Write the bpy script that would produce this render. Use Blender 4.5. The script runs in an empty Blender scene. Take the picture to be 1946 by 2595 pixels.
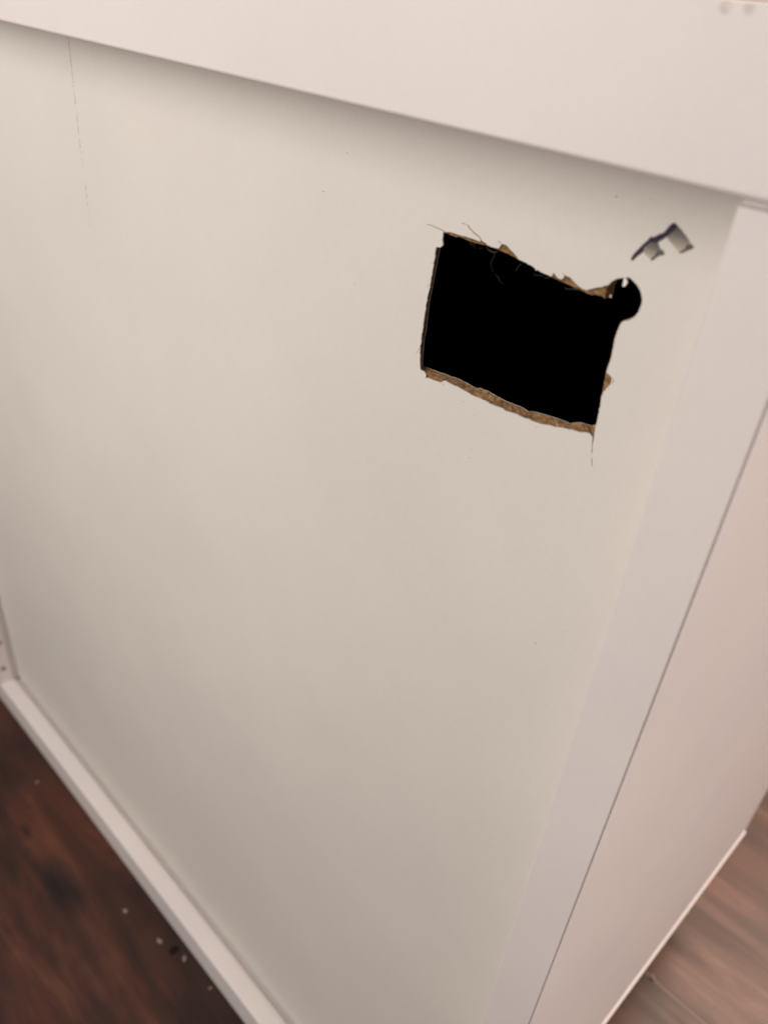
import bpy, bmesh, math, random
from mathutils import Matrix, Vector
random.seed(7)
S = bpy.context.scene
U = 0.151                      # metres per unit of the measured layout (camera to back panel)
N0 = 0.894                     # depth of the board edges, in units (back panel face is 1.0)
FLOOR = 4.1417 * N0            # floor below the eye, in units
def W(x, y, n): return Vector((x * U, n * U, (FLOOR - y) * U))   # right, down, into -> metres

# ------------------------------------------------------------------ camera
cam_data = bpy.data.cameras.new('camera'); cam = bpy.data.objects.new('camera', cam_data)
S.collection.objects.link(cam); S.camera = cam
Rm = [(0.69918663, 0.44577924, -0.55894447), (-0.07815356, 0.82470092, 0.56014321), (0.71066223, -0.34796115, 0.61145909)]
def axis(i, s): return Vector((s * Rm[0][i], s * Rm[2][i], -s * Rm[1][i]))
cx, cy, cz = axis(0, 1), axis(1, -1), axis(2, -1)
M = Matrix((cx, cy, cz)).transposed().to_4x4(); M.translation = W(0, 0, 0); cam.matrix_world = M
cam_data.sensor_fit = 'VERTICAL'; cam_data.sensor_height = 24.0; cam_data.sensor_width = 18.0
cam_data.lens = 2028.1 / 2595 * 24.0
cam_data.clip_start = 0.005; cam_data.clip_end = 60
cam_data.dof.use_dof = True; cam_data.dof.focus_distance = 1.52 * U
cam_data.dof.aperture_fstop = cam_data.lens / 2.2      # iris about 2.2 mm across

# ------------------------------------------------------------------ light
world = bpy.data.worlds.new('World'); S.world = world; world.use_nodes = True
bg = world.node_tree.nodes['Background']; bg.inputs[0].default_value = (1.0, 0.92, 0.86, 1); bg.inputs[1].default_value = 0.35
def area(name, loc, target, size, power, col):
    d = bpy.data.lights.new(name, 'AREA'); d.shape = 'SQUARE'; d.size = size; d.energy = power; d.color = col
    o = bpy.data.objects.new(name, d); S.collection.objects.link(o); o.location = loc
    o.rotation_euler = (Vector(target) - Vector(loc)).to_track_quat('-Z', 'Y').to_euler(); return o
area('front_lamp', (-0.36, -0.37, 0.69), (-0.30, 0.15, 0.42), 0.60, 3.80, (1.0, 0.955, 0.915))
area('side_fill', (1.0, 0.2, 1.2), (-0.04, 0.3, 0.3), 0.5, 12.2, (1.0, 0.93, 0.90))  # added unseen fill that brightens the right side face
area('far_fill', (0.18, 1.55, 1.80), (0.1, 1.95, 0.0), 0.8, 46.0, (1.0, 0.71, 0.55))  # added unseen light for the sheen on the right floor and the wall
S.view_settings.view_transform = 'Standard'; S.view_settings.look = 'None'
S.view_settings.exposure = 0.06; S.view_settings.gamma = 1
S.render.engine = 'CYCLES'

# ------------------------------------------------------------------ materials
def mat(name): 
    m = bpy.data.materials.new(name); m.use_nodes = True; t = m.node_tree
    return m, t, t.nodes['Principled BSDF']
def noise(t, scale, detail=4, vec=None, rough=.55):
    n = t.nodes.new('ShaderNodeTexNoise'); n.inputs['Scale'].default_value = scale; n.inputs['Detail'].default_value = detail; n.inputs['Roughness'].default_value = rough
    if vec: t.links.new(vec, n.inputs['Vector'])
    return n
def coords(t, sc=(1, 1, 1)):
    c = t.nodes.new('ShaderNodeTexCoord'); mp = t.nodes.new('ShaderNodeMapping'); mp.inputs['Scale'].default_value = sc
    t.links.new(c.outputs['Object'], mp.inputs['Vector']); return mp.outputs['Vector']
def ramp(t, fac, stops):
    r = t.nodes.new('ShaderNodeValToRGB'); e = r.color_ramp.elements
    while len(e) < len(stops): e.new(.5)
    for k, (p, c) in enumerate(stops): e[k].position = p; e[k].color = (*c, 1)
    t.links.new(fac, r.inputs[0]); return r
def bump(t, b, h, strength, dist):
    n = t.nodes.new('ShaderNodeBump'); n.inputs['Strength'].default_value = strength; n.inputs['Distance'].default_value = dist
    t.links.new(h, n.inputs['Height']); t.links.new(n.outputs[0], b.inputs['Normal'])
def melamine(name, ca, cb, rough, grain):
    m, t, b = mat(name); v = coords(t)
    n = noise(t, 22, 3, v); r = ramp(t, n.outputs['Fac'], [(.3, ca), (.7, cb)])
    f = noise(t, 2600, 2, v); 
    g = t.nodes.new('ShaderNodeMixRGB'); g.blend_type = 'MULTIPLY'; g.inputs[0].default_value = grain
    fr = ramp(t, f.outputs['Fac'], [(.3, (.8, .8, .8)), (.7, (1, 1, 1))])
    t.links.new(r.outputs[0], g.inputs[1]); t.links.new(fr.outputs[0], g.inputs[2])
    q = noise(t, 420, 5, v, .7); qr = ramp(t, q.outputs['Fac'], [(.35, (.93, .93, .925)), (.6, (1, 1, 1))])
    w = noise(t, 9, 3, v); wr = ramp(t, w.outputs['Fac'], [(.35, (.955, .955, .965)), (.6, (1, 1, 1))])
    g2_ = t.nodes.new('ShaderNodeMixRGB'); g2_.blend_type = 'MULTIPLY'; g2_.inputs[0].default_value = .22
    g3_ = t.nodes.new('ShaderNodeMixRGB'); g3_.blend_type = 'MULTIPLY'; g3_.inputs[0].default_value = .7
    t.links.new(g.outputs[0], g2_.inputs[1]); t.links.new(qr.outputs[0], g2_.inputs[2]); t.links.new(g2_.outputs[0], g3_.inputs[1]); t.links.new(wr.outputs[0], g3_.inputs[2])
    t.links.new(g3_.outputs[0], b.inputs['Base Color'])
    b.inputs['Roughness'].default_value = rough; b.inputs['Specular IOR Level'].default_value = .35
    bump(t, b, f.outputs['Fac'], .25, .00006); return m
board_m = melamine('white_melamine', (.738, .668, .638), (.758, .690, .660), .42, .12)
panel_m = melamine('white_painted_hardboard', (.720, .667, .612), (.740, .689, .630), .5, .2)
trim_m = melamine('white_plastic_trim', (.86, .80, .76), (.87, .81, .77), .3, .02)
def plain(name, c, rough=.8):
    m, t, b = mat(name); v = coords(t); n = noise(t, 900, 3, v)
    r = ramp(t, n.outputs['Fac'], [(.3, tuple(k * .8 for k in c)), (.7, tuple(min(1, k * 1.15) for k in c))])
    t.links.new(r.outputs[0], b.inputs['Base Color']); b.inputs['Roughness'].default_value = rough
    b.inputs['Specular IOR Level'].default_value = .2; return m
def fibre(name, dark, mid, light):
    m, t, b = mat(name); v = coords(t, (1, 1, 2.2)); n = noise(t, 620, 6, v, .7)
    r = ramp(t, n.outputs['Fac'], [(.28, dark), (.5, mid), (.72, light)]); t.links.new(r.outputs[0], b.inputs['Base Color'])
    b.inputs['Roughness'].default_value = .95; b.inputs['Specular IOR Level'].default_value = .1
    f = noise(t, 1500, 4, v, .7); bump(t, b, f.outputs['Fac'], .9, .0006); return m
core_m = fibre('brown_fibreboard', (.11, .055, .024), (.30, .170, .080), (.55, .36, .18))
dark_m = plain('painted_interior_shade', (.004, .004, .004), 1)  # near-black colour stands for shade inside the cabinet
crack_m = plain('dark_crack', (.16, .105, .085), .9)
hair_m = plain('grey_fibre', (.13, .115, .10), .8)
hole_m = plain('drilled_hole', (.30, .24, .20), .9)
plug_m = plain('filled_screw_hole', (.665, .595, .555), .7)
speck_m = plain('dust_speck', (.22, .16, .12), .9)
faint_m = plain('faint_pencil_line', (.46, .36, .28), .9)
crumb_m = plain('sawdust', (.26, .19, .15), .9)
bark_m = plain('dark_crumb_surface', (.012, .007, .006), .9)
ink_m = plain('dark_purple_ink', (.035, .024, .042), .6)
greyink_m = plain('grey_ink', (.12, .105, .10), .6)
def smear(name, z0, z1):
    m, t, b = mat(name); c = t.nodes.new('ShaderNodeTexCoord'); s = t.nodes.new('ShaderNodeSeparateXYZ'); mr = t.nodes.new('ShaderNodeMapRange')
    t.links.new(c.outputs['Object'], s.inputs[0]); t.links.new(s.outputs['Z'], mr.inputs[0]); mr.inputs[1].default_value = z0; mr.inputs[2].default_value = z1
    r = ramp(t, mr.outputs[0], [(0, (.56, .48, .39)), (.3, (.36, .31, .25)), (.6, (.17, .145, .125)), (1, (.06, .045, .06))])
    t.links.new(r.outputs[0], b.inputs['Base Color']); b.inputs['Roughness'].default_value = .6; return m

# floor: dark reddish wood planks running along X
fm, t, b = mat('dark_walnut_planks')
v = coords(t)
sep = t.nodes.new('ShaderNodeSeparateXYZ'); t.links.new(v, sep.inputs[0])
def math_(op, a, bb=None, c=None):
    n = t.nodes.new('ShaderNodeMath'); n.operation = op
    for i, q in enumerate((a, bb, c)):
        if q is None: continue
        if isinstance(q, (int, float)): n.inputs[i].default_value = q
        else: t.links.new(q, n.inputs[i])
    return n.outputs[0]
PW = 0.192
rowf = math_('DIVIDE', math_('SUBTRACT', sep.outputs['Y'], 0.3565), PW)
row = math_('FLOOR', rowf); frac = math_('FRACT', rowf)
xo = math_('ADD', sep.outputs['X'], math_('ADD', math_('MULTIPLY', row, .31), 1.2))
xrow = math_('DIVIDE', xo, 2.4); xfrac = math_('FRACT', xrow)
seed = math_('ADD', math_('MULTIPLY', row, 7.31), math_('MULTIPLY', math_('FLOOR', xrow), 3.7))
comb = t.nodes.new('ShaderNodeCombineXYZ')
t.links.new(sep.outputs['X'], comb.inputs[0]); t.links.new(sep.outputs['Y'], comb.inputs[1]); t.links.new(seed, comb.inputs[2])
mp = t.nodes.new('ShaderNodeMapping'); mp.inputs['Scale'].default_value = (6, 46, 1); t.links.new(comb.outputs[0], mp.inputs['Vector'])
g1 = noise(t, 1.0, 7, mp.outputs[0], .62); g1.inputs['Distortion'].default_value = .8
r1 = ramp(t, g1.outputs['Fac'], [(.30, (.018, .0085, .0065)), (.45, (.042, .0155, .0105)), (.58, (.066, .023, .0145)), (.74, (.118, .045, .026))])
mp2 = t.nodes.new('ShaderNodeMapping'); mp2.inputs['Scale'].default_value = (11, 17, 1); mp2.inputs['Location'].default_value = (2.6, 0.55, 0); t.links.new(comb.outputs[0], mp2.inputs['Vector'])
g2 = noise(t, 1.0, 3, mp2.outputs[0])
r2 = ramp(t, g2.outputs['Fac'], [(.30, (.42, .5, .62)), (.5, (.95, .95, .95)), (.7, (1.2, 1.1, 1.05))])
mx = t.nodes.new('ShaderNodeMixRGB'); mx.blend_type = 'MULTIPLY'; mx.inputs[0].default_value = 1
t.links.new(r1.outputs[0], mx.inputs[1]); t.links.new(r2.outputs[0], mx.inputs[2])
def knot(kx, ky, rx, ry, depth, prev):
    ax = math_('DIVIDE', math_('SUBTRACT', sep.outputs['X'], kx), rx); ay = math_('DIVIDE', math_('SUBTRACT', sep.outputs['Y'], ky), ry)
    d = math_('SQRT', math_('ADD', math_('MULTIPLY', ax, ax), math_('MULTIPLY', ay, ay)))
    d = math_('ADD', d, math_('MULTIPLY', math_('SUBTRACT', g2.outputs['Fac'], .5), 1.2))
    k = ramp(t, d, [(.15, depth), (1.0, (1, 1, 1))]); m_ = t.nodes.new('ShaderNodeMixRGB'); m_.blend_type = 'MULTIPLY'; m_.inputs[0].default_value = 1
    t.links.new(prev, m_.inputs[1]); t.links.new(k.outputs[0], m_.inputs[2]); return m_.outputs[0]
kn = knot(-.366, .0935, .034, .014, (.22, .34, .48), mx.outputs[0]); kn = knot(-.420, .094, .012, .006, (.35, .42, .5), kn)
edge = math_('LESS_THAN', math_('MINIMUM', math_('MULTIPLY', math_('MINIMUM', frac, math_('SUBTRACT', 1.0, frac)), PW), math_('MULTIPLY', math_('MINIMUM', xfrac, math_('SUBTRACT', 1.0, xfrac)), 2.4)), .0006)
mx2 = t.nodes.new('ShaderNodeMixRGB'); t.links.new(edge, mx2.inputs[0]); t.links.new(kn, mx2.inputs[1]); mx2.inputs[2].default_value = (.13, .085, .065, 1)  # joints coloured lighter: highlight on the plank bevels, painted in
t.links.new(mx2.outputs[0], b.inputs['Base Color'])
rr = ramp(t, g1.outputs['Fac'], [(.3, (.42, .42, .42)), (.7, (.30, .30, .30))]); t.links.new(rr.outputs[0], b.inputs['Roughness'])
b.inputs['Specular IOR Level'].default_value = .32
bump(t, b, g1.outputs['Fac'], .25, .0006)

# ------------------------------------------------------------------ helpers
def link(name, bm, m, parent=None, loc=None, smooth=False):
    me = bpy.data.meshes.new(name); bmesh.ops.recalc_face_normals(bm, faces=bm.faces[:])
    if loc: 
        for vv in bm.verts: vv.co -= Vector(loc)
    bm.to_mesh(me); bm.free(); me.materials.append(m)
    if smooth:
        for p in me.polygons: p.use_smooth = True
    o = bpy.data.objects.new(name, me); S.collection.objects.link(o); 
    if loc: o.location = loc
    if parent: o.parent = parent
    return o
def tag(o, label, cat, group=None):
    o['label'] = label; o['category'] = cat
    if group: o['group'] = group
def prism(pts, a, b, place, bev=0.0):
    """closed outline pts extruded from a to b; place(p, q, s) -> Vector"""
    bm = bmesh.new(); A_ = [bm.verts.new(place(p, q, a)) for p, q in pts]; B_ = [bm.verts.new(place(p, q, b)) for p, q in pts]
    bm.faces.new(A_); bm.faces.new(B_[::-1]); n = len(pts)
    for i in range(n): bm.faces.new((A_[i], A_[(i + 1) % n], B_[(i + 1) % n], B_[i]))
    bmesh.ops.recalc_face_normals(bm, faces=bm.faces[:])
    if bev: bmesh.ops.bevel(bm, geom=bm.edges[:], offset=bev, segments=2, profile=.6, affect='EDGES')
    return bm
def sheet(outline, y, depth, closed_back=True, jitter=0):
    """flat outline in the panel plane (x, z in mm), at depth y metres, thickness depth"""
    bm = bmesh.new(); pts = [(x / 1000, z / 1000) for x, z in outline]
    vs = [bm.verts.new((x, y, z)) for x, z in pts]
    es = [bm.edges.new((vs[i], vs[(i + 1) % len(vs)])) for i in range(len(vs))]
    r = bmesh.ops.triangle_fill(bm, use_beauty=True, edges=es, normal=(0, -1, 0))
    fs = [f for f in r['geom'] if isinstance(f, bmesh.types.BMFace)]
    if depth:
        e = bmesh.ops.extrude_face_region(bm, geom=fs)
        for q in e['geom']:
            if isinstance(q, bmesh.types.BMVert): q.co.y += depth
    return bm
def rag(pts, step, amp):
    """break an outline (mm) into short ragged pieces"""
    out = []
    for i, p in enumerate(pts):
        q = pts[(i + 1) % len(pts)]; L = math.dist(p, q); k = max(1, int(L / step))
        nx, ny = (-(q[1] - p[1]) / L, (q[0] - p[0]) / L) if L else (0, 0)
        for j in range(k):
            s = j / k; o_ = random.gauss(0, amp) if j else random.gauss(0, amp * .4)
            out.append((p[0] + (q[0] - p[0]) * s + nx * o_, p[1] + (q[1] - p[1]) * s + ny * o_))
    return out
def tube(path, r, y, lift=0.0, m=None):
    bm = bmesh.new(); rings = []; P = [Vector((x / 1000, y - lift * math.sin(math.pi * i / max(1, len(path) - 1)), z / 1000)) for i, (x, z) in enumerate(path)]
    for i, p in enumerate(P):
        d = (P[min(i + 1, len(P) - 1)] - P[max(i - 1, 0)]).normalized(); s = Vector((0, 1, 0)); w = d.cross(s).normalized()
        rr_ = r * (1 if 0 < i < len(P) - 1 else .35)
        rings.append([bm.verts.new(p + (w * math.cos(a) + s * math.sin(a)) * rr_) for a in (0, 1.57, 3.14, 4.71)])
    for a_, b_ in zip(rings, rings[1:]):
        for k in range(4): bm.faces.new((a_[k], a_[(k + 1) % 4], b_[(k + 1) % 4], b_[k]))
    bm.faces.new(rings[0]); bm.faces.new(rings[-1][::-1]); return bm

# traced outlines of the hole, in millimetres on the panel plane
LAM = [[-127.444,508.0],[-125.572,508.498],[-123.518,508.532],[-121.49,508.565],[-119.019,508.771],[-116.772,508.65],[-115.99,508.663],[-115.761,509.127],[-115.269,508.846],[-114.726,508.799],[-113.8,508.392],[-111.876,508.373],[-110.58,508.434],[-110.098,509.196],[-109.822,509.684],[-109.551,509.735],[-108.74,509.762],[-107.999,509.556],[-107.324,509.099],[-106.449,508.785],[-105.794,508.416],[-104.869,507.848],[-104.235,507.565],[-103.086,507.514],[-100.754,507.158],[-99.67,506.827],[-97.501,506.509],[-95.269,506.437],[-95.077,506.612],[-94.971,507.268],[-94.394,507.047],[-93.762,506.601],[-92.787,506.399],[-92.399,506.582],[-92.172,507.174],[-92.181,507.672],[-91.484,507.512],[-90.633,507.517],[-89.886,507.137],[-89.15,506.683],[-88.277,506.343],[-87.155,506.006],[-86.166,505.943],[-84.974,506.651],[-83.768,507.242],[-82.47,507.927],[-81.416,508.468],[-80.962,509.222],[-80.513,509.695],[-80.026,510.109],[-79.241,510.561],[-78.428,510.884],[-77.715,511.087],[-77.396,511.313],[-77.078,511.359],[-76.672,511.184],[-75.854,510.813],[-75.11,510.424],[-74.481,509.911],[-73.905,509.317],[-73.484,508.652],[-73.177,507.951],[-73.047,507.08],[-73.101,506.145],[-73.275,505.259],[-73.615,504.407],[-74.114,503.732],[-74.684,503.194],[-75.385,502.73],[-76.013,502.359],[-76.356,501.985],[-76.516,501.334],[-76.623,500.771],[-76.802,499.503],[-76.859,498.264],[-76.831,497.292],[-76.705,496.447],[-76.753,496.032],[-76.651,494.506],[-76.646,493.325],[-76.861,491.755],[-76.882,490.482],[-76.378,490.39],[-75.856,490.226],[-75.306,490.033],[-75.11,489.402],[-75.1,488.899],[-75.413,488.065],[-75.926,487.146],[-76.196,486.524],[-76.467,485.899],[-76.624,485.004],[-76.52,484.209],[-76.416,483.411],[-76.28,482.41],[-76.228,481.049],[-76.175,479.675],[-76.171,478.813],[-76.166,477.945],[-76.057,476.68],[-75.988,475.388],[-75.848,474.341],[-75.683,472.85],[-75.231,470.001],[-75.89,472.755],[-76.253,474.826],[-76.574,474.904],[-77.145,475.315],[-77.925,475.191],[-78.574,474.992],[-79.295,474.606],[-80.082,474.458],[-81.226,474.289],[-82.148,474.153],[-83.517,473.845],[-85.346,473.361],[-86.723,472.941],[-88.154,472.684],[-89.57,472.299],[-91.034,472.057],[-92.28,471.913],[-93.574,471.938],[-95.321,471.611],[-96.518,471.686],[-97.7,471.655],[-99.244,471.403],[-99.667,471.372],[-100.754,471.211],[-101.716,471.499],[-102.607,471.424],[-104.174,471.269],[-105.757,471.113],[-107.426,471.324],[-109.055,471.26],[-110.694,471.157],[-111.887,471.158],[-113.119,471.328],[-114.569,471.315],[-115.814,471.467],[-117.037,471.45],[-118.271,471.452],[-119.521,471.492],[-121.033,471.556],[-121.707,471.051],[-122.242,470.435],[-123.364,470.286],[-124.627,470.168],[-126.165,470.091],[-127.579,469.962],[-127.855,470.064],[-127.605,470.676],[-127.861,470.992],[-128.82,471.289],[-129.748,471.353],[-130.007,472.245],[-130.334,474.171],[-130.609,476.098],[-130.805,477.836],[-130.57,478.913],[-130.502,479.334],[-130.741,479.746],[-130.651,480.37],[-130.581,481.67],[-130.485,481.887],[-130.52,483.726],[-130.463,485.708],[-130.326,487.694],[-130.28,489.311],[-130.205,490.711],[-130.035,492.023],[-129.833,492.919],[-129.629,495.255],[-129.487,497.947],[-129.33,499.602],[-129.175,501.24],[-129.273,502.401],[-129.158,503.219],[-129.153,503.71],[-128.816,504.129],[-128.285,504.149],[-127.824,504.269],[-127.438,504.679],[-127.045,505.032],[-127.221,505.47],[-127.441,506.184],[-127.459,506.947]]
CORE_F = [[-127.62,507.707],[-126.642,507.815],[-125.331,507.758],[-124.299,507.768],[-123.759,507.619],[-123.052,507.984],[-121.775,507.964],[-120.254,507.932],[-118.984,507.841],[-118.0,507.904],[-116.274,507.915],[-114.355,508.092],[-112.896,508.043],[-111.704,508.076],[-110.503,508.021],[-109.311,507.967],[-108.127,507.913],[-106.921,507.722],[-105.738,507.6],[-104.541,507.376],[-103.388,507.325],[-101.048,506.969],[-99.959,506.625],[-97.783,506.305],[-95.677,506.172],[-93.874,505.984],[-91.81,505.831],[-90.351,505.726],[-89.18,505.59],[-88.017,505.454],[-86.896,505.452],[-86.028,505.329],[-84.909,505.284],[-84.435,505.569],[-83.928,505.722],[-83.124,505.774],[-82.455,505.811],[-81.57,505.536],[-81.618,505.711],[-81.683,506.443],[-81.771,507.353],[-81.599,508.287],[-81.113,509.029],[-80.248,509.898],[-79.347,510.407],[-77.883,510.713],[-76.919,510.922],[-76.07,510.627],[-75.346,510.229],[-74.716,509.715],[-74.161,509.112],[-73.738,508.445],[-73.43,507.742],[-73.312,506.909],[-73.374,505.993],[-73.554,505.125],[-73.895,504.271],[-74.402,503.615],[-74.993,503.141],[-75.721,502.763],[-76.406,502.302],[-76.706,501.774],[-76.867,501.121],[-76.975,500.555],[-77.155,499.282],[-77.213,498.04],[-77.16,497.072],[-77.058,496.215],[-77.081,495.809],[-76.978,494.277],[-76.974,493.092],[-77.19,491.516],[-77.162,490.217],[-77.057,488.631],[-76.901,486.842],[-76.921,485.277],[-76.821,484.166],[-76.54,482.38],[-76.457,480.814],[-76.465,479.411],[-76.421,477.8],[-76.122,474.957],[-76.57,474.645],[-77.366,475.024],[-78.809,474.74],[-80.323,474.204],[-81.47,474.034],[-82.395,473.898],[-83.767,473.589],[-85.603,473.103],[-88.418,472.425],[-91.308,471.796],[-93.854,471.677],[-95.607,471.348],[-97.993,471.392],[-99.542,471.14],[-101.057,470.947],[-102.915,471.161],[-106.074,470.849],[-107.748,471.061],[-111.026,470.893],[-113.459,471.065],[-114.912,471.051],[-117.388,471.187],[-119.879,471.23],[-121.902,471.302],[-123.91,471.144],[-125.942,470.983],[-128.267,470.884],[-129.456,470.932],[-130.137,471.09],[-130.725,473.916],[-131.197,477.592],[-130.893,479.095],[-131.111,479.714],[-130.876,481.655],[-130.855,485.488],[-130.686,489.203],[-130.223,492.721],[-129.875,497.764],[-129.562,501.066],[-129.526,503.449],[-129.197,503.927],[-128.196,504.029],[-127.732,504.461],[-127.318,504.858],[-127.501,505.335],[-127.671,506.064],[-127.714,506.823]]
CORE_B = [[-130.13299999999998,506.836],[-129.138,506.945],[-125.331,507.758],[-124.299,507.768],[-123.759,507.619],[-123.052,507.984],[-121.775,507.964],[-120.254,507.932],[-118.984,507.841],[-118.0,507.904],[-116.274,507.915],[-114.355,508.092],[-112.896,508.043],[-111.704,508.076],[-110.503,508.021],[-109.311,507.967],[-108.127,507.913],[-106.921,507.722],[-105.738,507.6],[-104.541,507.376],[-103.388,507.325],[-101.048,506.969],[-99.959,506.625],[-97.783,506.305],[-95.677,506.172],[-93.874,505.984],[-91.81,505.831],[-90.351,505.726],[-89.18,505.59],[-88.017,505.454],[-86.896,505.452],[-86.028,505.329],[-84.909,505.284],[-84.435,505.569],[-83.928,505.722],[-83.124,505.774],[-82.455,505.811],[-81.57,505.536],[-82.814,504.623],[-81.63,505.27],[-81.559,506.478],[-81.613,507.639],[-81.347,508.605],[-80.742,509.29],[-79.936,509.706],[-77.883,510.713],[-76.919,510.922],[-76.07,510.627],[-75.346,510.229],[-74.716,509.715],[-74.161,509.112],[-73.738,508.445],[-73.43,507.742],[-73.312,506.909],[-73.374,505.993],[-73.554,505.125],[-73.895,504.271],[-74.402,503.615],[-74.993,503.141],[-75.721,502.763],[-76.406,502.302],[-76.706,501.774],[-76.867,501.121],[-76.975,500.555],[-77.155,499.282],[-77.213,498.04],[-77.16,497.072],[-77.058,496.215],[-77.081,495.809],[-76.978,494.277],[-76.974,493.092],[-77.19,491.516],[-77.162,490.217],[-77.057,488.631],[-76.901,486.842],[-76.921,485.277],[-76.821,484.166],[-76.54,482.38],[-76.457,480.814],[-76.465,479.411],[-77.805,476.494],[-77.877,476.329],[-78.872,475.674],[-79.759,475.467],[-81.142,475.316],[-82.26,475.013],[-83.538,474.347],[-84.49,473.775],[-85.599,473.799],[-88.523,473.577],[-91.699,473.105],[-94.929,472.559],[-95.861,472.05],[-97.617,472.232],[-100.408,472.161],[-102.152,472.085],[-103.293,471.971],[-105.381,472.076],[-107.976,472.267],[-109.641,472.363],[-111.864,472.185],[-112.852,471.695],[-115.793,471.855],[-117.52,471.895],[-119.029,472.024],[-121.725,471.665],[-123.738,471.554],[-126.012,471.312],[-128.34,471.224],[-130.406,470.951],[-131.795,470.81],[-132.07,472.167],[-132.268,476.817],[-132.265,478.233],[-132.227,479.049],[-131.97,480.72],[-132.015,484.581],[-131.993,488.299],[-131.668,491.822],[-131.232,496.135],[-130.78,500.345],[-130.589,502.601],[-130.441,503.037],[-130.718,503.096],[-130.24699999999999,503.535],[-129.826,503.939],[-130.012,504.423],[-130.185,505.165],[-130.22899999999998,505.936]]
CRACKS = [[[-132.981,508.515],[-131.654,508.64],[-130.304,508.544],[-129.097,508.454],[-127.903,508.402],[-126.836,508.283]],[[-129.238,508.515],[-128.164,508.395],[-127.327,508.086]],[[-122.369,511.416],[-121.483,511.369],[-120.721,511.294]],[[-120.501,511.457],[-119.961,511.219],[-119.675,510.736],[-118.836,510.481],[-118.015,510.038],[-116.984,509.778],[-116.257,509.554],[-115.924,509.086],[-115.618,508.757]],[[-111.036,510.1],[-110.413,509.932],[-109.878,509.615]],[[-75.258,470.103],[-74.873,468.911],[-74.382,467.764]],[[-95.168,507.237],[-94.841,506.968]],[[-92.875,507.929],[-92.245,507.702],[-92.029,507.405]],[[-130.86,477.316],[-131.249,476.374],[-131.589,475.444],[-131.855,475.085]],[[-130.462,499.855],[-129.413,500.14]],[[-130.048,494.722],[-130.413,493.995],[-130.669,493.463]]]
HAIRS = [[[-114.666,507.805],[-113.663,507.638],[-112.64,507.349],[-111.447,507.384],[-111.037,507.713]],[[-111.788,507.294],[-111.498,506.445],[-111.936,505.021],[-111.608,503.983],[-111.499,503.068],[-110.917,502.946]],[[-110.809,502.408],[-109.197,502.2],[-108.56,501.433],[-107.895,500.769]],[[-119.316,507.586],[-118.637,507.29],[-117.933,507.526],[-117.516,507.95]],[[-117.923,507.472],[-117.57,506.907],[-117.012,506.582]],[[-116.507,507.181],[-115.763,507.15],[-115.086,507.455]],[[-103.423,506.965],[-104.21,506.385],[-104.689,504.875],[-105.183,505.015]],[[-100.319,505.732],[-99.484,505.513],[-97.363,505.842]],[[-97.508,505.325],[-96.639,505.598],[-95.649,505.983]],[[-92.002,505.022],[-90.817,504.887],[-88.96,505.435],[-87.565,505.488]],[[-113.516,507.629],[-112.433,507.322],[-111.574,507.26],[-110.816,507.681]]]
SHRED = [[-78.138,510.893],[-78.074,509.939],[-78.051,509.31],[-77.634,509.296],[-77.313,509.707],[-77.137,510.257],[-77.314,510.611],[-77.711,511.015]]
CHIPW = [[[-75.301,490.136],[-75.081,489.575],[-75.017,488.953],[-74.811,488.992],[-74.841,489.567],[-75.055,490.029]],[[-80.233,506.423],[-80.254,506.883],[-79.92,506.634],[-79.825,506.384]],[[-99.582,506.767],[-99.424,506.9],[-99.094,506.827],[-99.317,506.637]],[[-127.868,469.808],[-127.816,470.346],[-127.556,470.713],[-127.321,470.534],[-127.47,470.126]]]
MARK = {"ink":[[-77.702,514.767],[-77.611,515.362],[-77.263,516.192],[-76.767,516.942],[-76.291,517.738],[-75.951,518.326],[-75.29,519.102],[-74.885,519.863],[-74.659,520.16],[-74.316,520.06],[-73.796,520.408],[-73.21,520.933],[-72.369,521.41],[-71.968,522.097],[-71.519,523.004],[-70.983,523.608],[-70.434,523.581],[-69.947,523.17],[-70.36,522.382],[-70.962,521.595],[-71.404,521.057],[-71.964,520.486],[-72.643,519.881],[-73.097,519.33],[-73.94,519.225],[-74.54,519.127],[-75.077,518.383],[-75.634,517.684],[-75.453,517.285],[-75.836,516.625],[-76.432,516.016],[-76.898,515.382],[-77.245,514.776]],"tail":[[-66.631,520.763],[-66.132,520.678],[-65.766,520.453],[-66.02,519.961],[-66.612,519.592],[-67.287,519.093],[-67.873,518.668],[-68.366,518.701],[-67.698,519.255],[-67.256,519.747],[-67.225,520.397]],"tail2":[[-72.149,518.257],[-71.789,518.296],[-71.19,517.959],[-71.165,517.47],[-71.954,517.205],[-72.642,516.578],[-73.085,515.956],[-73.539,515.777],[-73.428,516.255],[-72.882,516.959],[-72.634,517.8]],"smear1":[[-71.167,521.866],[-70.388,523.434],[-69.168,522.779],[-67.976,522.015],[-67.038,521.297],[-66.506,520.741],[-67.225,520.397],[-67.524,519.462],[-68.31,518.716],[-69.144,519.257],[-70.18,519.856],[-71.25,520.557],[-71.677,521.15]],"smear2":[[-75.359,518.477],[-74.646,519.485],[-73.247,519.619],[-72.743,518.982],[-72.092,518.272],[-72.634,517.8],[-72.882,516.959],[-73.555,515.829],[-74.463,516.315],[-75.39,516.854],[-75.75,517.208],[-75.903,517.726]]}
SPECKS = [[-171.148,508.072],[-109.873,466.201],[-77.471,409.949],[-76.637,526.625],[-84.141,525.513],[-162.506,519.267],[-156.769,486.985],[-121.371,470.372],[-114.016,468.332],[-109.224,453.807],[-109.249,456.207],[-91.076,470.975]]
SCRATCH = [[-308.427,531.083],[-308.47,525.648],[-309.075,514.472],[-309.396,503.879],[-309.611,493.267],[-309.295,479.573],[-309.511,464.283]]

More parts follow.
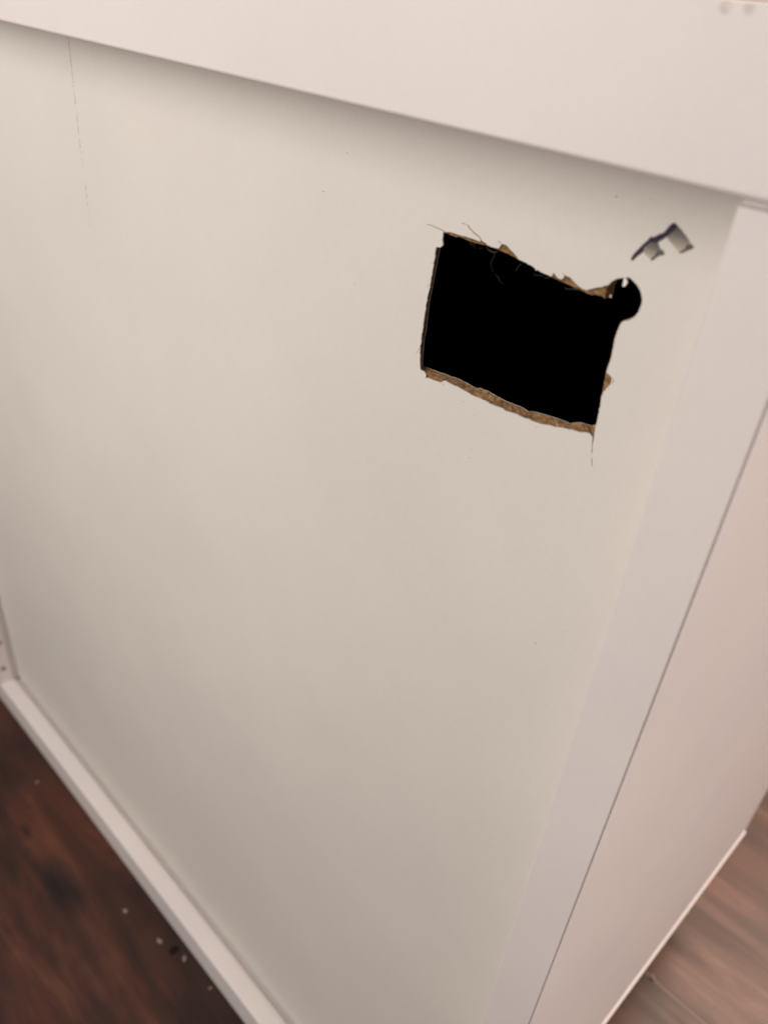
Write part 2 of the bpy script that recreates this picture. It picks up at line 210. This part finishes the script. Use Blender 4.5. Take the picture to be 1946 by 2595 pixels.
# ------------------------------------------------------------------ setting
bm = bmesh.new(); bmesh.ops.create_grid(bm, x_segments=4, y_segments=4, size=8)
fl = link('floor', bm, fm); fl['kind'] = 'structure'
bm = bmesh.new(); bmesh.ops.create_cube(bm, size=1); bmesh.ops.scale(bm, vec=(7, .1, 2.4), verts=bm.verts[:])
bmesh.ops.translate(bm, vec=(0, 2.15, 1.2), verts=bm.verts[:])
wl = link('wall', bm, trim_m); wl['kind'] = 'structure'

# ------------------------------------------------------------------ cabinet
XL, XI, XO = -3.6341, -0.3988 * N0, -0.2801 * N0        # inner faces of the side boards, outer face
XLO = XL - (XO - XI)
YT, YB, YS = 0.1838 * .885, 3.5333, 3.5643 * N0         # underside edge of top, ledge, raised bottom of side
NF = 3.3379 * N0                                        # far vertical edge of the side face
cab = bpy.data.objects.new('cabinet', None); S.collection.objects.link(cab); cab.location = W(XL / 2, FLOOR, 1.5)
tag(cab, 'white flat-pack cabinet seen from behind, back panel with a rough rectangular hole sawn in it', 'cabinet')
cab_inv = Matrix.Translation(-cab.location)
def part(name, bm, m, parent=None, smooth=False):
    o = link(name, bm, m, None, None, smooth)
    o.parent = parent or cab
    o.matrix_parent_inverse = (Matrix.Translation(-cab.location) if parent is None else Matrix.Identity(4)); return o

# top board: section in (depth, down), a small chamfer under its back edge
ch = .004
tb = part('top_board', prism([(.885, -.0012), (.885, YT), (.8862, YT + .0028), (.8885, YT + ch), (NF, YT + ch), (NF, -.0012)], XLO - .02, XO + .012,
          lambda n, y, x: W(x, y, n)), board_m)
# bottom board with a narrow groove in front of the back panel
bb = part('bottom_board', prism([(N0, YB + .006), (N0 + .006, YB), (.962, YB), (.977, YB + .005), (.986, YB + .020), (1.04, YB + .024), (1.04, YB), (2.9, YB), (2.9, FLOOR - .002), (N0, FLOOR - .002)],
          XL + .001, XI - .001, lambda n, y, x: W(x, y, n)), board_m)
# right side board: section in (x, depth) with the joint of its edge strip near the corner
sec = [(XI, N0 + .004), (XI + .004, N0), (XO - .0072, N0), (XO - .0052, N0 + .003), (XO - .0040, N0 + .0055), (XO - .0022, N0 + .0055), (XO - .0018, N0 + .0015), (XO, N0 + .003)]
ystop = YT + .0145
def side(sec_, y0, y1): return prism(sec_, y0, y1, lambda x, n, y: W(x, y, n))
NFoot = 1.75
sb = bmesh.new()
outer = sec
prof = outer + [(XO, NF), (XI, NF)]
r1_ = side(prof, ystop, YS)
sbo = part('side_board', r1_, board_m)
sbo['label'] = 'right side board of the cabinet, pinkish white, raised off the floor at the far end'
part('top_rebate', side([(XI, N0 + .012), (XO - .002, N0 + .012), (XO - .002, NF), (XI, NF)], YT + ch + .0002, ystop - .0002), board_m, sbo)
part('foot', side(sec + [(XO, NFoot), (XI, NFoot)], YS + .0005, FLOOR - .002), board_m, sbo)
part('bottom_trim', prism([(XO + .0005, YS - .003), (XO + .009, YS + .009), (XO + .009, YS + .014), (XO + .0005, YS + .016)], NFoot - .4, NF - .02, lambda x, y, n: W(x, y, n)), trim_m, sbo)
# left side board with two drilled holes
lb = part('side_board', prism([(XL, N0), (XL, .965), (XL - .012, .985), (XL - .014, 1.04), (XL, 1.04), (XL, NF), (XLO, NF), (XLO, N0)], ystop, FLOOR - .002, lambda x, n, y: W(x, y, n)), board_m)
lb['label'] = 'left side board of the cabinet with two small drilled holes near its foot'
for hy, hz in ((.1405, .0413), (.1425, .0700)):
    bm = bmesh.new(); bmesh.ops.create_circle(bm, cap_ends=True, radius=.0023, segments=20, matrix=Matrix.Translation((XL * U + .0002, hy, hz)) @ Matrix.Rotation(math.pi / 2, 4, 'Y'))
    part('dowel_hole', bm, hole_m, lb)
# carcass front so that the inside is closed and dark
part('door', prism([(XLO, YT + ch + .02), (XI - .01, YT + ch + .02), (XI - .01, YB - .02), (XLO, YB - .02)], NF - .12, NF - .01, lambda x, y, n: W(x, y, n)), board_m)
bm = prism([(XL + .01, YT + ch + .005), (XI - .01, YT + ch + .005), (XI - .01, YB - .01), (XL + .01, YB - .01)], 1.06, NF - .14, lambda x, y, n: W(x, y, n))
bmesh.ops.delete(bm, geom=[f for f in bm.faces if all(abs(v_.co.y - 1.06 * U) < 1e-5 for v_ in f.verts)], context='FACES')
part('painted_shade_box', bm, dark_m)  # added box, its near-black colour paints the shade seen through the hole
for x, z, s in ((-.0640, .5584, .8), (-.0603, .5585, .7), (-.0869, .5585, .6)):
    bm = bmesh.new(); bmesh.ops.create_circle(bm, cap_ends=True, radius=.0011 * s, segments=16, matrix=Matrix.Translation((x, .885 * U - .00006, z)) @ Matrix.Rotation(math.pi / 2, 4, 'X'))
    part('screw_hole', bm, plug_m, tb)

# back panel: a laminate skin over a brown fibre core, with the sawn hole through both
def holed(hole, y, depth):
    x0, x1 = (XL + .001) * U, (XI + .04) * U; z0, z1 = (FLOOR - YB) * U, (FLOOR - YT - ch) * U - .0001
    bm = bmesh.new(); rect = [bm.verts.new(p) for p in ((x0, y, z0), (x1, y, z0), (x1, y, z1), (x0, y, z1))]
    es = [bm.edges.new((rect[i], rect[(i + 1) % 4])) for i in range(4)]
    vs = [bm.verts.new((x / 1000, y, z / 1000)) for x, z in hole]
    es += [bm.edges.new((vs[i], vs[(i + 1) % len(vs)])) for i in range(len(vs))]
    r = bmesh.ops.triangle_fill(bm, use_beauty=True, edges=es, normal=(0, -1, 0))
    fs = [f for f in r['geom'] if isinstance(f, bmesh.types.BMFace)]
    if depth:
        e = bmesh.ops.extrude_face_region(bm, geom=fs)
        for q in e['geom']:
            if isinstance(q, bmesh.types.BMVert): q.co.y += depth
    return bm
lam_hole = rag(LAM, .45, .055)
panel = part('back_panel', holed(lam_hole, U, .00040), panel_m)
panel['label'] = 'white hardboard back panel with a ragged rectangular hole and a round drill hole at its corner'
# core ring: front face round the hole, the sawn wall, matched vertex by vertex
def rag2(Fp, Bp, step, amp):
    fo, bo = [], []
    for i in range(len(Fp)):
        j = (i + 1) % len(Fp); L = math.dist(Fp[i], Fp[j]); k = max(1, int(L / step))
        nx, ny = (-(Fp[j][1] - Fp[i][1]) / L, (Fp[j][0] - Fp[i][0]) / L) if L else (0, 0)
        for s_ in range(k):
            s = s_ / k; a1, a2 = random.gauss(0, amp), random.gauss(0, amp * .6)
            fo.append((Fp[i][0] + (Fp[j][0] - Fp[i][0]) * s + nx * a1, Fp[i][1] + (Fp[j][1] - Fp[i][1]) * s + ny * a1))
            bo.append((Bp[i][0] + (Bp[j][0] - Bp[i][0]) * s + nx * a2, Bp[i][1] + (Bp[j][1] - Bp[i][1]) * s + ny * a2))
    return fo, bo
cf, cb = rag2(CORE_F, CORE_B, .5, .05)
bm = holed(cf, U * 1.003, 0)
n = len(cf); yb_ = U * 1.02
fv = []
for x, z in cf: fv.append(bm.verts.new((x / 1000, U * 1.003, z / 1000)))
mid = []
for k, ((x, z), (x2, z2)) in enumerate(zip(cf, cb)):
    j1, j2 = random.gauss(0, .05), random.gauss(0, .05)
    mid.append(bm.verts.new(((x * .5 + x2 * .5 + j1) / 1000, U * 1.0115, (z * .5 + z2 * .5 + j2) / 1000)))
bv = [bm.verts.new((x / 1000, yb_, z / 1000)) for x, z in cb]
for i in range(n):
    j = (i + 1) % n
    bm.faces.new((fv[i], fv[j], mid[j], mid[i])); bm.faces.new((mid[i], mid[j], bv[j], bv[i]))
part('fibreboard_core', bm, core_m, None)
core = [o for o in S.objects if o.name == 'fibreboard_core'][0]
core.parent = panel; core.matrix_parent_inverse = Matrix.Identity(4)
bk = part('back_skin', holed(cb, U * 1.0202, .00025), panel_m, panel)
# torn bits, cracks, stray fibres
for k, c in enumerate(CRACKS):
    q = []
    for i in range(len(c) - 1):
        for s in (0, .5): q.append((c[i][0] + (c[i + 1][0] - c[i][0]) * s + (random.gauss(0, .03) if s else 0), c[i][1] + (c[i + 1][1] - c[i][1]) * s + (random.gauss(0, .03) if s else 0)))
    q.append(c[-1]); part('crack', tube(q, (.00004 if k in (1, 6, 7, 8, 9, 10) else .0001 if k == 3 else .00007), U - .00002), crack_m, panel)
for c in HAIRS: part('loose_fibre', tube(c, .000035, U * 1.004, .0008), hair_m, panel)
part('torn_shred', sheet(SHRED, U * .9985, .0002), trim_m, panel)
for c in CHIPW: part('torn_chip', sheet(c, U * .998, .00025), trim_m, panel)
# the pencil line and tiny specks
for i in range(len(SCRATCH) - 1):
    a, b2 = SCRATCH[i], SCRATCH[i + 1]
pl = bmesh.new()
for i in range(len(SCRATCH) - 1):
    for s in range(10):
        f0, f1 = s / 10, (s + random.uniform(.35, 1.0)) / 10
        if random.random() < .08 + i * .06: continue
        w = .00019 * (1 - i * .08) * random.uniform(.5, 1.2)
        A_, B_ = SCRATCH[i], SCRATCH[i + 1]
        p0 = ((A_[0] + (B_[0] - A_[0]) * f0) / 1000, (A_[1] + (B_[1] - A_[1]) * f0) / 1000); p1 = ((A_[0] + (B_[0] - A_[0]) * f1) / 1000, (A_[1] + (B_[1] - A_[1]) * f1) / 1000)
        pl.faces.new([pl.verts.new(v_) for v_ in ((p0[0] - w, U - .00008, p0[1]), (p0[0] + w, U - .00008, p0[1]), (p1[0] + w, U - .00008, p1[1]), (p1[0] - w, U - .00008, p1[1]))])
part('scored_line', pl, faint_m, panel)
for x, z in SPECKS:
    sp = bmesh.new()
    bmesh.ops.create_icosphere(sp, subdivisions=1, radius=.00014 * random.uniform(.7, 1.3), matrix=Matrix.Translation((x / 1000, U - .00004, z / 1000)) @ Matrix.Diagonal((1.4, .5, .8, 1)))
    part('dust_speck', sp, speck_m, panel)
# marker scribble
def flatpart(name, pts, y, m): return part(name, sheet(pts, y, .00004), m, scrib)
sm1 = MARK['smear1']; sm2 = MARK['smear2']
zs = lambda P: (min(p[1] for p in P) / 1000, max(p[1] for p in P) / 1000)
scrib = part('marker_scribble', sheet(MARK['ink'], U - .00018, .00005), ink_m, panel)
scrib['label'] = 'dark purple felt-pen scribble beside the hole'
flatpart('grey_smear', sm1, U - .00010, smear('grey_smear_a', *zs(sm1)))
flatpart('grey_smear', sm2, U - .00010, smear('grey_smear_b', *zs(sm2)))
flatpart('pen_stroke', MARK['tail'], U - .00016, greyink_m); flatpart('pen_stroke', MARK['tail2'], U - .00016, greyink_m)

# ------------------------------------------------------------------ crumbs on the floor
def crumb(x, y, r, m, label, cat='crumb', group='crumbs of sawdust on the floor', st=(1.35, .85, .5)):
    bm = bmesh.new(); bmesh.ops.create_icosphere(bm, subdivisions=2, radius=r)
    for v_ in bm.verts: v_.co *= random.uniform(.55, 1.25)
    bmesh.ops.scale(bm, vec=st, verts=bm.verts[:])
    bmesh.ops.scale(bm, vec=(.68, .68, .68), verts=bm.verts[:])
    o = link('sawdust_crumb' if m == crumb_m else 'dark_crumb', bm, m); o.location = (x, y, r * st[2] * .8); o.rotation_euler.z = random.uniform(0, 3)
    tag(o, label, cat, group)
crumb(-.3153, .1168, .0022, crumb_m, 'pale sawdust crumb on dark wood, farthest from the cabinet ledge')
crumb(-.2813, .1231, .0024, crumb_m, 'pale sawdust crumb on dark wood, beside the black crumb')
crumb(-.2600, .1290, .0022, crumb_m, 'whitish crumb touching the bottom edge of the cabinet')
crumb(-.2700, .1270, .0034, bark_m, 'black crumb on the floor against the cabinet bottom', st=(1.5, .8, .6))
crumb(-.0360, .3565, .0026, crumb_m, 'pale crumb on the floor joint, right of the cabinet side')
crumb(-.2330, .1310, .0013, crumb_m, 'tiny brown crumb on the floor, lowest along the cabinet edge')
crumb(-.4550, .1190, .0018, crumb_m, 'brown sawdust crumb on dark wood, farthest left along the cabinet edge')
